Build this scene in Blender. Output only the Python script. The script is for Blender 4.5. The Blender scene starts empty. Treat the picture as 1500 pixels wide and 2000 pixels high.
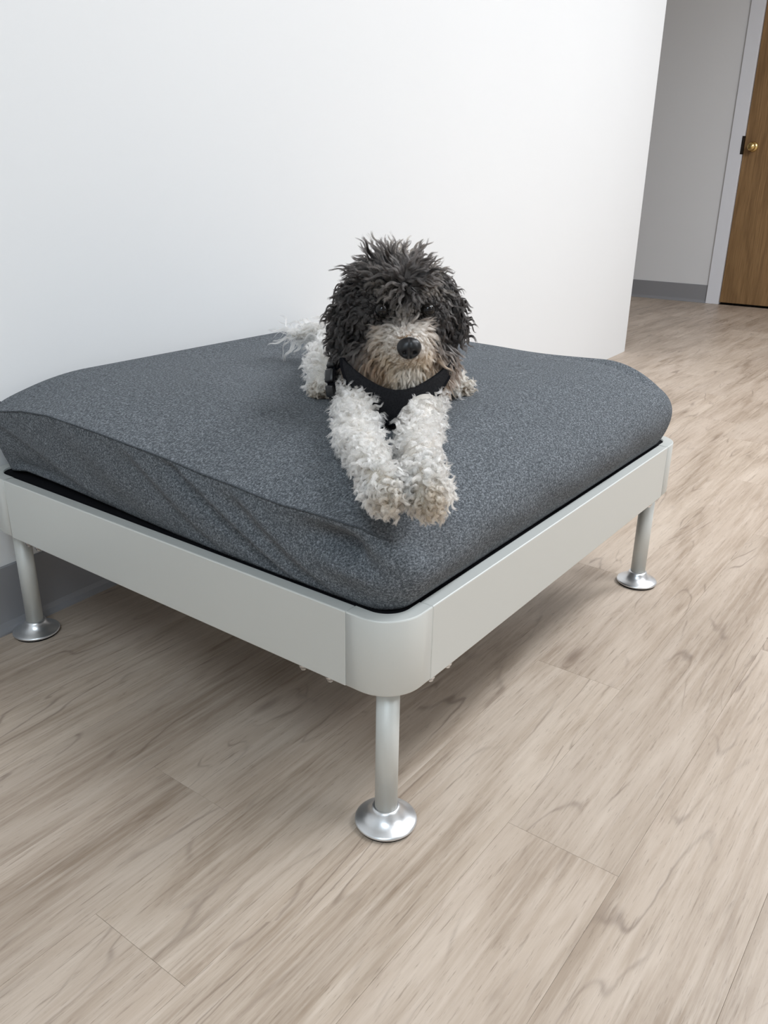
import bpy, bmesh, math, random
import numpy as np
from mathutils import Vector, Matrix, kdtree
from math import sin, cos, pi, sqrt, exp, hypot

S = bpy.context.scene
C = S.collection
random.seed(7)
rng = np.random.default_rng(11)

# ------------------------------------------------------------------ camera
CAM = Vector((0.46717, -0.66262, 0.78022))
RGT = Vector((0.80227, 0.59680, 0.01386))
UPV = Vector((-0.23187, 0.29013, 0.92847))
FWD = Vector((-0.55009, 0.74810, -0.37114))
FPX = 1625.8
cd = bpy.data.cameras.new('camera')
cam = bpy.data.objects.new('camera', cd)
C.objects.link(cam)
cd.sensor_fit = 'VERTICAL'
cd.sensor_height = 36.0
cd.lens = FPX / 2000 * 36.0
cd.clip_start = 0.02
M = Matrix((RGT, UPV, -FWD)).transposed().to_4x4()
M.translation = CAM
cam.matrix_world = M
S.camera = cam


def at(px, py, z):
    """world point at height z seen at a photo pixel (used once, to measure positions)"""
    v = FWD * FPX + RGT * (px - 750) - UPV * (py - 1000)
    return CAM + v * ((z - CAM.z) / v.z)


# ------------------------------------------------------------------ exposure, world, lamps
S.view_settings.view_transform = 'Standard'
S.view_settings.look = 'None'
S.view_settings.gamma = 1.0
S.view_settings.use_curve_mapping = False
S.view_settings.exposure = 0.04
w = bpy.data.worlds.new('world')
S.world = w
w.use_nodes = True
w.node_tree.nodes['Background'].inputs[0].default_value = (0.75, 0.85, 1.0, 1)
w.node_tree.nodes['Background'].inputs[1].default_value = 0.05


def lamp(name, loc, sx, sy, power, col, rot=(0, 0, 0)):
    l = bpy.data.lights.new(name, 'AREA')
    l.shape = 'RECTANGLE'
    l.size, l.size_y = sx, sy
    l.energy = power
    l.color = col
    o = bpy.data.objects.new(name, l)
    o.location = loc
    o.rotation_euler = rot
    C.objects.link(o)
    return o


NEUTRAL = (0.90, 0.945, 1.0)
COOL = (0.74, 0.88, 1.0)
lamp('ceiling_lamp', (1.00, 1.10, 2.66), 0.6, 1.2, 38, NEUTRAL)       # fluorescent troffers in the ceiling
lamp('ceiling_lamp', (0.85, 3.00, 2.66), 0.6, 1.2, 66, NEUTRAL)
lamp('ceiling_lamp', (2.70, 1.20, 2.66), 0.6, 1.2, 38, NEUTRAL)
lamp('ceiling_lamp', (0.95, -1.70, 2.66), 0.6, 1.2, 36, COOL)

# ------------------------------------------------------------------ helpers


def tag(o, label=None, cat=None, group=None, kind=None):
    if label: o['label'] = label
    if cat: o['category'] = cat
    if group: o['group'] = group
    if kind: o['kind'] = kind
    return o


def obj(name, bm, mat=None, parent=None, smooth=False):
    me = bpy.data.meshes.new(name)
    if isinstance(bm, bmesh.types.BMesh):
        bm.normal_update()
        bm.to_mesh(me)
        bm.free()
    else:
        me.from_pydata(bm[0], [], bm[1])
    if smooth:
        me.polygons.foreach_set('use_smooth', [True] * len(me.polygons))
    if mat: me.materials.append(mat)
    o = bpy.data.objects.new(name, me)
    C.objects.link(o)
    if parent: o.parent = parent
    return o


def empty(name, loc=(0, 0, 0)):
    o = bpy.data.objects.new(name, None)
    o.location = loc
    o.empty_display_size = 0.1
    C.objects.link(o)
    return o


def box(bm, x0, x1, y0, y1, z0, z1, bev=0.0, seg=2):
    r = bmesh.ops.create_cube(bm, size=1.0)
    vs = r['verts']
    bmesh.ops.scale(bm, vec=(x1 - x0, y1 - y0, z1 - z0), verts=vs)
    bmesh.ops.translate(bm, vec=((x0 + x1) / 2, (y0 + y1) / 2, (z0 + z1) / 2), verts=vs)
    if bev > 0:
        es = list({e for v in vs for e in v.link_edges})
        bmesh.ops.bevel(bm, geom=es, offset=bev, segments=seg, profile=0.5, affect='EDGES')
    return bm


def bx(*a, **k):
    return box(bmesh.new(), *a, **k)


def lathe(bm, prof, n=40, cx=0, cy=0, cap=True):
    """prof: list of (r, z)"""
    rings = []
    for r, z in prof:
        rings.append([bm.verts.new((cx + r * cos(2 * pi * k / n), cy + r * sin(2 * pi * k / n), z)) for k in range(n)])
    for a, b in zip(rings, rings[1:]):
        for k in range(n):
            bm.faces.new((a[k], a[(k + 1) % n], b[(k + 1) % n], b[k]))
    if cap:
        bm.faces.new(list(reversed(rings[0])))
        bm.faces.new(rings[-1])
    return bm


def tube(bm, pts, rad, n=8):
    pts = [Vector(p) for p in pts]
    rings = []
    for i, p in enumerate(pts):
        t = (pts[min(i + 1, len(pts) - 1)] - pts[max(i - 1, 0)]).normalized()
        a = t.orthogonal().normalized() if i == 0 else (prev - t * prev.dot(t)).normalized()
        prev = a
        b = t.cross(a)
        r = rad[i] if isinstance(rad, (list, tuple)) else rad
        rings.append([bm.verts.new(p + a * r * cos(2 * pi * k / n) + b * r * sin(2 * pi * k / n)) for k in range(n)])
    for a, b in zip(rings, rings[1:]):
        for k in range(n):
            bm.faces.new((a[k], a[(k + 1) % n], b[(k + 1) % n], b[k]))
    bm.faces.new(list(reversed(rings[0])))
    bm.faces.new(rings[-1])
    return bm


def sm(a, b, x):
    t = min(1.0, max(0.0, (x - a) / (b - a)))
    return t * t * (3 - 2 * t)


def lin(r, g, b):
    f = lambda c: (c / 255 / 12.92) if c / 255 <= 0.04045 else ((c / 255 + 0.055) / 1.055) ** 2.4
    return (f(r), f(g), f(b), 1)


# ------------------------------------------------------------------ materials
class NT:
    def __init__(self, name):
        self.m = bpy.data.materials.new(name)
        self.m.use_nodes = True
        self.t = self.m.node_tree
        self.b = self.t.nodes['Principled BSDF']

    def n(self, typ, **k):
        nd = self.t.nodes.new(typ)
        for a, v in k.items():
            if a.startswith('i_'):
                key = a[2:]
                nd.inputs[int(key) if key.isdigit() else key].default_value = v
            else:
                setattr(nd, a, v)
        return nd

    def l(self, a, b):
        self.t.links.new(a, b)

    def math(self, op, a, b=None, clamp=False):
        nd = self.n('ShaderNodeMath', operation=op, use_clamp=clamp)
        for i, v in enumerate((a, b)):
            if v is None: continue
            if isinstance(v, (int, float)): nd.inputs[i].default_value = v
            else: self.l(v, nd.inputs[i])
        return nd.outputs[0]

    def noise(self, vec, scale, detail=3, rough=0.5, dist=0.0):
        nd = self.n('ShaderNodeTexNoise')
        nd.inputs['Scale'].default_value = scale
        nd.inputs['Detail'].default_value = detail
        nd.inputs['Roughness'].default_value = rough
        nd.inputs['Distortion'].default_value = dist
        if vec: self.l(vec, nd.inputs['Vector'])
        return nd.outputs[0]

    def ramp(self, fac, stops):
        nd = self.n('ShaderNodeValToRGB')
        e = nd.color_ramp.elements
        while len(e) < len(stops): e.new(0.5)
        for i, (p, c) in enumerate(stops):
            e[i].position = p
            e[i].color = c
        self.l(fac, nd.inputs[0])
        return nd.outputs[0]

    def mix(self, fac, a, b, mode='MIX'):
        nd = self.n('ShaderNodeMix', data_type='RGBA', blend_type=mode)
        for key, v in ((0, fac), (6, a), (7, b)):
            if isinstance(v, (int, float, tuple)): nd.inputs[key].default_value = v
            else: self.l(v, nd.inputs[key])
        return nd.outputs[2]

    def bump(self, h, strength, dist=0.001):
        nd = self.n('ShaderNodeBump')
        nd.inputs['Strength'].default_value = strength
        nd.inputs['Distance'].default_value = dist
        self.l(h, nd.inputs['Height'])
        self.l(nd.outputs[0], self.b.inputs['Normal'])

    def mapping(self, vec, scale):
        nd = self.n('ShaderNodeVectorMath', operation='MULTIPLY')
        self.l(vec, nd.inputs[0])
        nd.inputs[1].default_value = scale
        return nd.outputs[0]


def plain(name, col, rough=0.5, metal=0.0, spec=0.5):
    k = NT(name)
    k.b.inputs['Base Color'].default_value = col
    k.b.inputs['Roughness'].default_value = rough
    k.b.inputs['Metallic'].default_value = metal
    k.b.inputs['Specular IOR Level'].default_value = spec
    return k.m


def paint(name, col, rough=0.55):
    k = NT(name)
    tc = k.n('ShaderNodeTexCoord').outputs['Object']
    n = k.noise(tc, 260, 2)
    n2 = k.noise(tc, 2.0, 2)
    c2 = tuple(v * 0.97 for v in col[:3]) + (1,)
    k.l(k.mix(n2, col, c2), k.b.inputs['Base Color'])
    k.b.inputs['Roughness'].default_value = rough
    k.bump(n, 0.06, 0.0006)
    return k.m


def brushed(name, col, rough, metal, relief=0.03):
    k = NT(name)
    tc = k.n('ShaderNodeTexCoord').outputs['Object']
    n = k.noise(tc, 900, 2)
    k.b.inputs['Base Color'].default_value = col
    k.b.inputs['Metallic'].default_value = metal
    k.l(k.math('ADD', k.math('MULTIPLY', n, 0.08), rough - 0.04), k.b.inputs['Roughness'])
    k.bump(n, relief, 0.0003)
    return k.m


def wood_floor(name):
    k = NT(name)
    oi = k.n('ShaderNodeObjectInfo')
    tc = k.n('ShaderNodeTexCoord').outputs['Object']
    off = k.n('ShaderNodeCombineXYZ')
    k.l(k.math('MULTIPLY', oi.outputs['Random'], 83.0), off.inputs[0])
    k.l(k.math('MULTIPLY', oi.outputs['Random'], 31.0), off.inputs[1])
    add = k.n('ShaderNodeVectorMath', operation='ADD')
    k.l(tc, add.inputs[0]); k.l(off.outputs[0], add.inputs[1])
    v = add.outputs[0]
    # knots: a sparse cell pattern, stretched along the plank
    vk = k.mapping(v, (7.0, 2.2, 0.0))
    vor = k.n('ShaderNodeTexVoronoi', feature='F1')
    vor.inputs['Scale'].default_value = 1.0
    k.l(vk, vor.inputs['Vector'])
    kd = vor.outputs['Distance']
    knot = k.ramp(kd, [(0.0, (1, 1, 1, 1)), (0.05, (0.75, 0.75, 0.75, 1)), (0.10, (0.1, 0.1, 0.1, 1)), (0.2, (0, 0, 0, 1))])
    ksel = k.math('GREATER_THAN', vor.outputs['Color'], 0.62)
    knot = k.math('MULTIPLY', knot, ksel)
    # grain lines bend round the knots
    warp = k.noise(k.mapping(v, (6.0, 0.8, 1.0)), 1.0, 3, 0.45, 0.1)
    sep = k.n('ShaderNodeSeparateXYZ'); k.l(v, sep.inputs[0])
    kw = k.math('MULTIPLY', k.math('POWER', k.math('SUBTRACT', 1.0, kd, True), 3.0), ksel)
    wob = k.noise(k.mapping(v, (40.0, 22.0, 1.0)), 1.0, 2, 0.5)
    ph = k.math('ADD', k.math('ADD', k.math('MULTIPLY', sep.outputs[0], 120.0), k.math('MULTIPLY', warp, 95.0)), k.math('ADD', k.math('MULTIPLY', kw, 34.0), k.math('MULTIPLY', wob, 1.6)))
    rings = k.math('POWER', k.math('ADD', k.math('MULTIPLY', k.math('SINE', ph), 0.5), 0.5), 26.0)
    brk = k.noise(k.mapping(v, (14.0, 3.0, 1.0)), 1.0, 3, 0.6)
    rings = k.math('MULTIPLY', rings, k.math('MULTIPLY', k.math('SUBTRACT', brk, 0.47, True), 6.0, True))
    fine = k.math('MAXIMUM', k.noise(k.mapping(v, (430.0, 26.0, 1.0)), 1.0, 4, 0.7, 0.1), k.noise(k.mapping(v, (210.0, 9.0, 1.0)), 1.0, 4, 0.7, 0.2))
    pores = k.ramp(fine, [(0.0, (0, 0, 0, 1)), (0.585, (0, 0, 0, 1)), (0.70, (1, 1, 1, 1))])
    cloud = k.noise(k.mapping(v, (14.0, 2.0, 1.0)), 1.0, 5, 0.62, 0.5)
    streak = k.noise(k.mapping(v, (120.0, 4.5, 1.0)), 1.0, 4, 0.65, 0.1)
    base = k.ramp(cloud, [(0.28, lin(160, 142, 121)), (0.5, lin(199, 183, 163)), (0.72, lin(222, 208, 189))])
    base = k.mix(k.math('MULTIPLY', k.math('SUBTRACT', streak, 0.42, True), 2.2, True), base, lin(228, 215, 197))
    base = k.mix(1.0, base, (0.84, 0.815, 0.835, 1), 'MULTIPLY')
    tone = k.ramp(oi.outputs['Random'], [(0.0, (0.86, 0.85, 0.84, 1)), (0.4, (0.96, 0.95, 0.94, 1)), (1.0, (1.0, 1.0, 0.99, 1))])
    base = k.mix(1.0, base, tone, 'MULTIPLY')
    base = k.mix(k.math('MULTIPLY', pores, 0.5), base, lin(112, 95, 80))
    base = k.mix(k.math('MULTIPLY', rings, 0.5), base, lin(104, 87, 76))
    base = k.mix(k.math('MULTIPLY', knot, 0.6), base, lin(104, 86, 76))
    k.l(base, k.b.inputs['Base Color'])
    rg = k.math('ADD', k.math('MULTIPLY', fine, 0.15), 0.34)
    k.l(rg, k.b.inputs['Roughness'])
    k.b.inputs['Specular IOR Level'].default_value = 0.42
    k.bump(k.math('SUBTRACT', 1.0, k.math('ADD', pores, rings)), 0.12, 0.0006)
    return k.m


def wood_door(name):
    k = NT(name)
    tc = k.n('ShaderNodeTexCoord').outputs['Object']
    warp = k.noise(k.mapping(tc, (3.5, 1.0, 0.7)), 1.0, 3, 0.5, 0.4)
    sep = k.n('ShaderNodeSeparateXYZ'); k.l(tc, sep.inputs[0])
    ph = k.math('ADD', k.math('MULTIPLY', sep.outputs[0], 60.0), k.math('MULTIPLY', warp, 34.0))
    rings = k.math('POWER', k.math('ADD', k.math('MULTIPLY', k.math('SINE', ph), 0.5), 0.5), 3.0)
    fine = k.noise(k.mapping(tc, (220.0, 1.0, 7.0)), 1.0, 3, 0.6)
    base = k.ramp(fine, [(0.3, lin(122, 92, 58)), (0.7, lin(158, 124, 84))])
    base = k.mix(k.math('MULTIPLY', rings, 0.4), base, lin(106, 78, 48))
    k.l(base, k.b.inputs['Base Color'])
    k.b.inputs['Roughness'].default_value = 0.42
    return k.m


def fabric(name, dark, mid, light, warm=0.0):
    k = NT(name)
    tc = k.n('ShaderNodeTexCoord').outputs['Object']
    a = k.noise(k.mapping(tc, (1.0, 0.62, 1.0)), 430, 3, 0.7)
    b = k.noise(tc, 900, 2, 0.6)
    c = k.noise(tc, 9, 3, 0.6)
    h = k.math('ADD', k.math('MULTIPLY', a, 0.65), k.math('MULTIPLY', b, 0.35))
    col = k.ramp(h, [(0.34, dark), (0.5, mid), (0.66, light)])
    col = k.mix(k.math('MULTIPLY', c, 0.18), col, tuple(v * 0.72 for v in mid[:3]) + (1,))
    k.l(col, k.b.inputs['Base Color'])
    k.b.inputs['Roughness'].default_value = 0.92
    k.b.inputs['Specular IOR Level'].default_value = 0.15
    k.bump(h, 0.35, 0.0012)
    return k.m


def webbing(name):
    k = NT(name)
    tc = k.n('ShaderNodeTexCoord').outputs['Object']
    vor = k.n('ShaderNodeTexVoronoi', feature='F1')
    vor.inputs['Scale'].default_value = 420
    k.l(tc, vor.inputs['Vector'])
    k.l(k.ramp(vor.outputs['Distance'], [(0.0, (0.002, 0.002, 0.003, 1)), (0.6, (0.012, 0.012, 0.014, 1))]), k.b.inputs['Base Color'])
    k.b.inputs['Roughness'].default_value = 0.8
    k.b.inputs['Specular IOR Level'].default_value = 0.2
    k.bump(vor.outputs['Distance'], 0.4, 0.001)
    return k.m


def hair_mat(name, rough=0.45):
    m = bpy.data.materials.new(name)
    m.use_nodes = True
    t = m.node_tree
    t.nodes.clear()
    out = t.nodes.new('ShaderNodeOutputMaterial')
    h = t.nodes.new('ShaderNodeBsdfHairPrincipled')
    h.model = 'CHIANG'
    h.parametrization = 'COLOR'
    h.inputs['Roughness'].default_value = rough
    h.inputs['Radial Roughness'].default_value = 0.6
    h.inputs['Coat'].default_value = 0.0
    a = t.nodes.new('ShaderNodeAttribute')
    a.attribute_name = 'hair_color'
    t.links.new(a.outputs['Color'], h.inputs['Color'])
    t.links.new(h.outputs[0], out.inputs[0])
    return m


def skin_mat(name):
    k = NT(name)
    a = k.n('ShaderNodeAttribute')
    a.attribute_name = 'coat'
    k.l(a.outputs['Color'], k.b.inputs['Base Color'])
    k.b.inputs['Roughness'].default_value = 0.85
    k.b.inputs['Specular IOR Level'].default_value = 0.1
    return k.m


MAT = dict(
    wall=paint('white_wall_paint', (0.825, 0.83, 0.83, 1)),
    farwall=paint('dimmed_wall_paint', (0.78, 0.78, 0.785, 1)),  # white paint toned down, some of the corridor's dimness is in the colour
    ceil=paint('ceiling_paint', (0.8, 0.8, 0.79, 1), 0.8),
    base=plain('grey_vinyl_base', lin(142, 142, 145), 0.45),
    frame=plain('white_frame_paint', lin(232, 233, 238), 0.4),
    floor=wood_floor('oak_vinyl_plank'),
    sub=plain('subfloor', lin(120, 106, 90), 0.8),
    door=wood_door('oak_door'),
    brass=plain('brass', (0.72, 0.52, 0.22, 1), 0.22, 1.0),
    strike=plain('dark_bronze', (0.03, 0.025, 0.02, 1), 0.4, 0.6),
    alu=brushed('satin_aluminium', (0.635, 0.645, 0.615, 1), 0.46, 0.28),
    alug=brushed('satin_cast_aluminium', (0.70, 0.71, 0.72, 1), 0.33, 0.9, 0.0),
    chrome=plain('chrome', (0.85, 0.85, 0.86, 1), 0.12, 1.0),
    black=plain('black_felt', (0.006, 0.006, 0.008, 1), 0.9, 0, 0.1),
    fabric=fabric('grey_knit', lin(46, 49, 52), lin(91, 95, 99), lin(150, 154, 159)),
    pipe=fabric('grey_knit_seam', lin(48, 51, 55), lin(72, 76, 80), lin(100, 104, 108)),
    mesh=webbing('black_air_mesh'),
    plastic=plain('black_plastic', (0.008, 0.008, 0.009, 1), 0.3),
    nose=plain('wet_nose', (0.008, 0.008, 0.009, 1), 0.36, 0.0, 0.4),
    eye=plain('dark_eye', (0.004, 0.003, 0.0025, 1), 0.12, 0.0, 0.35),
    hair=hair_mat('fur_strands'),
    skin=skin_mat('dog_skin'),
)

# ------------------------------------------------------------------ the room
Z_CEIL = 2.70
WALL_A = Vector((-0.880, -0.011, 0))
WALL_B = Vector((-1.040, 3.39, 0))
wd = (WALL_B - WALL_A).normalized()
wn = Vector((wd.y, -wd.x, 0))                   # into the room


def slab(p0, p1, n, th, z0, z1):
    """a wall slab whose room face runs p0 > p1; thickness goes away from n"""
    bm = bmesh.new()
    a = [p0, p1, p1 - n * th, p0 - n * th]
    lo = [bm.verts.new((p.x, p.y, z0)) for p in a]
    hi = [bm.verts.new((p.x, p.y, z1)) for p in a]
    bm.faces.new(lo[::-1]); bm.faces.new(hi)
    for i in range(4):
        bm.faces.new((lo[i], lo[(i + 1) % 4], hi[(i + 1) % 4], hi[i]))
    bmesh.ops.recalc_face_normals(bm, faces=bm.faces)
    return bm


wall0 = WALL_A - wd * 2.6
o = obj('wall_left', slab(wall0, WALL_B, wn, 0.13, 0, Z_CEIL), MAT['wall']); tag(o, kind='structure')
YF = 5.523
X_TRIM0, X_TRIM1 = -1.287, -1.200
X_DOOR1 = X_TRIM1 + 0.915
o = obj('wall_far', bx(-3.6, X_TRIM0 + 0.02, YF, YF + 0.13, 0, Z_CEIL), MAT['farwall']); tag(o, kind='structure')
bm = bx(X_DOOR1 + 0.067, 4.4, YF, YF + 0.13, 0, Z_CEIL)
box(bm, X_TRIM0 + 0.02, X_DOOR1 + 0.067, YF, YF + 0.13, 2.10, Z_CEIL)
o = obj('wall_far_right', bm, MAT['farwall']); tag(o, kind='structure')
o = obj('wall_right', bx(4.3, 4.43, -2.7, YF, 0, Z_CEIL), MAT['wall']); tag(o, kind='structure')
o = obj('wall_back', bx(-1.4, 4.43, -2.83, -2.7, 0, Z_CEIL), MAT['wall']); tag(o, kind='structure')
o = obj('wall_corridor', bx(-3.73, -3.6, 3.2, YF + 0.13, 0, Z_CEIL), MAT['farwall']); tag(o, kind='structure')
o = obj('wall_corridor_near', bx(-3.6, -1.17, 3.26, 3.38, 0, Z_CEIL), MAT['farwall']); tag(o, kind='structure')
o = obj('ceiling', bx(-3.73, 4.43, -2.83, YF + 0.13, Z_CEIL, Z_CEIL + 0.1), MAT['ceil']); tag(o, kind='structure')


def cove_base(p0, p1, n, h):
    """vinyl cove base: thin face with a flared toe at the floor"""
    prof = [(0, 0), (0.014, 0), (0.0135, 0.003), (0.008, 0.010), (0.005, 0.020), (0.004, h - 0.002), (0.002, h), (0, h)]
    bm = bmesh.new()
    A = [bm.verts.new((p0.x + n.x * a, p0.y + n.y * a, z)) for a, z in prof]
    B = [bm.verts.new((p1.x + n.x * a, p1.y + n.y * a, z)) for a, z in prof]
    for i in range(len(prof)):
        j = (i + 1) % len(prof)
        bm.faces.new((A[i], A[j], B[j], B[i]))
    bm.faces.new(A[::-1]); bm.faces.new(B)
    bmesh.ops.recalc_face_normals(bm, faces=bm.faces)
    return bm


o = obj('baseboard_left', cove_base(wall0, WALL_A + wd * 1.35, wn, 0.126), MAT['base']); tag(o, kind='structure')
o = obj('baseboard_far', cove_base(Vector((-3.6, YF, 0)), Vector((X_TRIM0, YF, 0)), Vector((0, -1, 0)), 0.122), MAT['base']); tag(o, kind='structure')

# door with its steel frame
bm = bx(X_TRIM0, X_TRIM1, YF - 0.014, YF + 0.145, 0, 2.10, bev=0.002)
box(bm, X_DOOR1, X_DOOR1 + 0.087, YF - 0.014, YF + 0.145, 0, 2.10, bev=0.002)
box(bm, X_TRIM1, X_DOOR1, YF - 0.014, YF + 0.145, 2.045, 2.10, bev=0.002)
fr = obj('trim_1', bm, MAT['frame']); tag(fr, kind='structure')
o = obj('strike_plate', bx(X_TRIM1 - 0.012, X_TRIM1 + 0.0015, YF - 0.016, YF + 0.02, 0.965, 1.075), MAT['strike'], fr)
dr = obj('door_1', bx(X_TRIM1 + 0.003, X_DOOR1 - 0.003, YF + 0.004, YF + 0.049, 0.014, 2.04, bev=0.002), MAT['door']); tag(dr, kind='structure')
bm = bmesh.new()
kx, kz = X_TRIM1 + 0.060, 1.010
lathe(bm, [(0.0, 0.0), (0.031, 0.0), (0.031, 0.003), (0.024, 0.008), (0.012, 0.011), (0.011, 0.026), (0.018, 0.032), (0.026, 0.042), (0.0265, 0.050), (0.021, 0.058), (0.010, 0.063), (0.0, 0.064)], 28, cap=False)
bmesh.ops.rotate(bm, cent=(0, 0, 0), matrix=Matrix.Rotation(pi / 2, 3, 'X'), verts=bm.verts)
bmesh.ops.translate(bm, vec=(kx, YF + 0.004, kz), verts=bm.verts)
obj('door_knob', bm, MAT['brass'], dr, True)
obj('door_gap_shade', bx(X_TRIM1, X_DOOR1, YF + 0.05, YF + 0.14, 0.0002, 0.014), MAT['strike'], dr)  # dark strip added to stand for the shade in the gap under the door

# floor: a slab carrying single planks (each a part)
fl = obj('floor', bx(-3.73, 4.43, -2.83, YF + 0.13, -0.06, -0.0045), MAT['sub']); tag(fl, kind='structure')
PW, PL, GAP = 0.1513, 1.219, 0.00012
plank_mesh = None
X0 = -0.2110
known = {0: -0.2825, -1: -0.077, 1: 0.517, 2: 0.133, -2: 0.31, 3: -0.42, 4: 0.86}
for c in range(-17, 28):
    xc = X0 + (c + 0.5) * PW
    if xc + PW / 2 < -3.6 or xc > 4.3: continue
    y_first = known.get(c, random.uniform(-0.6, 0.6))
    while y_first > -1.3: y_first -= PL
    y = y_first
    while y < YF:
        y1 = min(y + PL, YF - 0.001)
        # rest of the floor, far from where the photograph looks, keeps longer runs
        if y1 > y + 0.05:
            if y1 - y > PL - 0.001 and plank_mesh:
                o = bpy.data.objects.new('plank', plank_mesh)
                C.objects.link(o); o.parent = fl
            else:
                L = y1 - y
                bm = bx(-PW / 2 + GAP, PW / 2 - GAP, -L / 2 + GAP, L / 2 - GAP, -0.0045, 0.0, bev=0.0002, seg=1)
                o = obj('plank', bm, MAT['floor'], fl)
                if L > PL - 0.001: plank_mesh = o.data
            o.location = (xc, (y + y1) / 2, random.uniform(-0.00022, 0.0))
        y += PL

# ------------------------------------------------------------------ the low platform frame
A_, B_ = 0.870, 0.9585
ZT, ZB = 0.3135, 0.2115
SEG, RC, TH = 0.073, 0.052, 0.019
LEG_I = 0.0365
bed = empty('platform_frame', (-A_ / 2, B_ / 2, 0))
tag(bed, 'low silver aluminium platform frame on round legs under the grey mattress', 'bed frame')
off = Vector((A_ / 2, -B_ / 2, 0))                # parts are modelled in world coordinates, then moved into the frame's space


def bedpart(name, bm, mat, smooth=False, parent=None):
    bmesh.ops.translate(bm, vec=off, verts=bm.verts)
    return obj(name, bm, mat, parent or bed, smooth)


def rail(axis, side):
    """a flat tube rail, room face outside, small top chamfer"""
    g = 0.0009
    if axis == 'x':
        y0, y1 = (0, TH) if side == 0 else (B_ - TH, B_)
        return bx(-A_ + SEG + g, -SEG - g, y0, y1, ZB, ZT, bev=0.0016)
    x0, x1 = (-TH, 0) if side == 0 else (-A_, -A_ + TH)
    return bx(x0, x1, SEG + g, B_ - SEG - g, ZB, ZT, bev=0.0016)


def corner(sx, sy):
    """rounded corner bracket; built at the origin corner (+x, -y outside) and mirrored"""
    bm = bmesh.new()
    out, inn = [], []
    N = 14
    out.append((-SEG, 0)); inn.append((-SEG, TH))
    for k in range(N + 1):
        a = -pi / 2 + (pi / 2) * k / N
        out.append((-RC + RC * cos(a), RC + RC * sin(a)))
        inn.append((-RC + (RC - TH) * cos(a), RC + (RC - TH) * sin(a)))
    out.append((0, SEG)); inn.append((-TH, SEG))
    n = len(out)
    layers = [(ZB, 0.0030), (ZB + 0.001, 0.001), (ZB + 0.003, 0), (ZT - 0.0016, 0), (ZT - 0.0004, 0.0006), (ZT, 0.0018)]
    V = []
    for z, ins in layers:
        row = []
        for (ox, oy), (ix, iy) in zip(out, inn):
            d = Vector((ix - ox, iy - oy)).normalized() * ins
            row.append(bm.verts.new((ox + d.x, oy + d.y, z)))
        V.append(row)
    In = [[bm.verts.new((ix, iy, z)) for ix, iy in inn] for z in (ZB, ZT)]
    for a, b in zip(V, V[1:]):
        for k in range(n - 1):
            bm.faces.new((a[k], a[k + 1], b[k + 1], b[k]))
    for k in range(n - 1):
        bm.faces.new((V[-1][k], V[-1][k + 1], In[1][k + 1], In[1][k]))
        bm.faces.new((In[1][k], In[1][k + 1], In[0][k + 1], In[0][k]))
        bm.faces.new((In[0][k], In[0][k + 1], V[0][k + 1], V[0][k]))
    for k in (0, n - 1):
        bm.faces.new([r[k] for r in V] + [In[1][k], In[0][k]])
    # gusset closing the bottom of the bracket above the leg
    g = [(-SEG + 0.002, TH)] + [p for p in inn[1:-1]] + [(-TH, SEG - 0.002)]
    lo = [bm.verts.new((x_, y_, ZB + 0.001)) for x_, y_ in g]
    hi = [bm.verts.new((x_, y_, ZB + 0.005)) for x_, y_ in g]
    bm.faces.new(lo[::-1]); bm.faces.new(hi)
    for k in range(len(g)):
        bm.faces.new((lo[k], lo[(k + 1) % len(g)], hi[(k + 1) % len(g)], hi[k]))
    for v in bm.verts:
        if sx: v.co.x = -A_ - v.co.x
        if sy: v.co.y = B_ - v.co.y
    bmesh.ops.recalc_face_normals(bm, faces=bm.faces)
    return bm


def bolt(x_, y_):
    bm = bmesh.new()
    lathe(bm, [(0.0, ZB - 0.0078), (0.0030, ZB - 0.0078), (0.0042, ZB - 0.0062), (0.0048, ZB - 0.0028), (0.0060, ZB - 0.0026), (0.0062, ZB + 0.0004)], 12, x_, y_, cap=False)
    return bm


rails = {}
for nm, ax, sd in (('front', 'x', 0), ('back', 'x', 1), ('right', 'y', 0), ('left', 'y', 1)):
    rails[nm] = bedpart('rail', rail(ax, sd), MAT['alu'])
for sx in (0, 1):
    for sy in (0, 1):
        o = bedpart('corner_bracket', corner(sx, sy), MAT['alu'])
        me = o.data
        for p in me.polygons:
            if abs(p.normal.z) < 0.3: p.use_smooth = True
        cx = -LEG_I if not sx else -A_ + LEG_I
        cy = LEG_I if not sy else B_ - LEG_I
        lg = bedpart('leg', lathe(bmesh.new(), [(0.0147, 0.012), (0.0147, ZB + 0.004)], 36, cx, cy), MAT['alu'])
        for p in lg.data.polygons: p.use_smooth = abs(p.normal.z) < 0.5
        prof = [(0.0, 0.0028), (0.0385, 0.0028), (0.0402, 0.0036), (0.0410, 0.0052), (0.0405, 0.0068), (0.0385, 0.0082), (0.032, 0.0108), (0.026, 0.0142), (0.0215, 0.0186), (0.0190, 0.0235), (0.0178, 0.0262), (0.0150, 0.0272), (0.0147, 0.0272)]
        ft = bedpart('foot_disc', lathe(bmesh.new(), prof, 56, cx, cy, cap=False), MAT['alug'], True, lg)
        bedpart('floor_glide', lathe(bmesh.new(), [(0.0, 0.0001), (0.038, 0.0001), (0.038, 0.003), (0.0, 0.003)], 40, cx, cy, cap=False), MAT['black'], False, lg)
for x_, y_, r_ in ((-0.103, 0.0062, 'front'), (-0.147, 0.0062, 'front'), (-A_ + 0.112, 0.0062, 'front'), (-A_ + 0.140, 0.0062, 'front'),
                   (-0.0062, 0.083, 'right'), (-0.0062, 0.122, 'right'), (-0.0062, B_ - 0.083, 'right'), (-0.0062, B_ - 0.122, 'right')):
    bedpart('bolt', bolt(x_, y_), MAT['chrome'], True, rails[r_])
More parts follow.
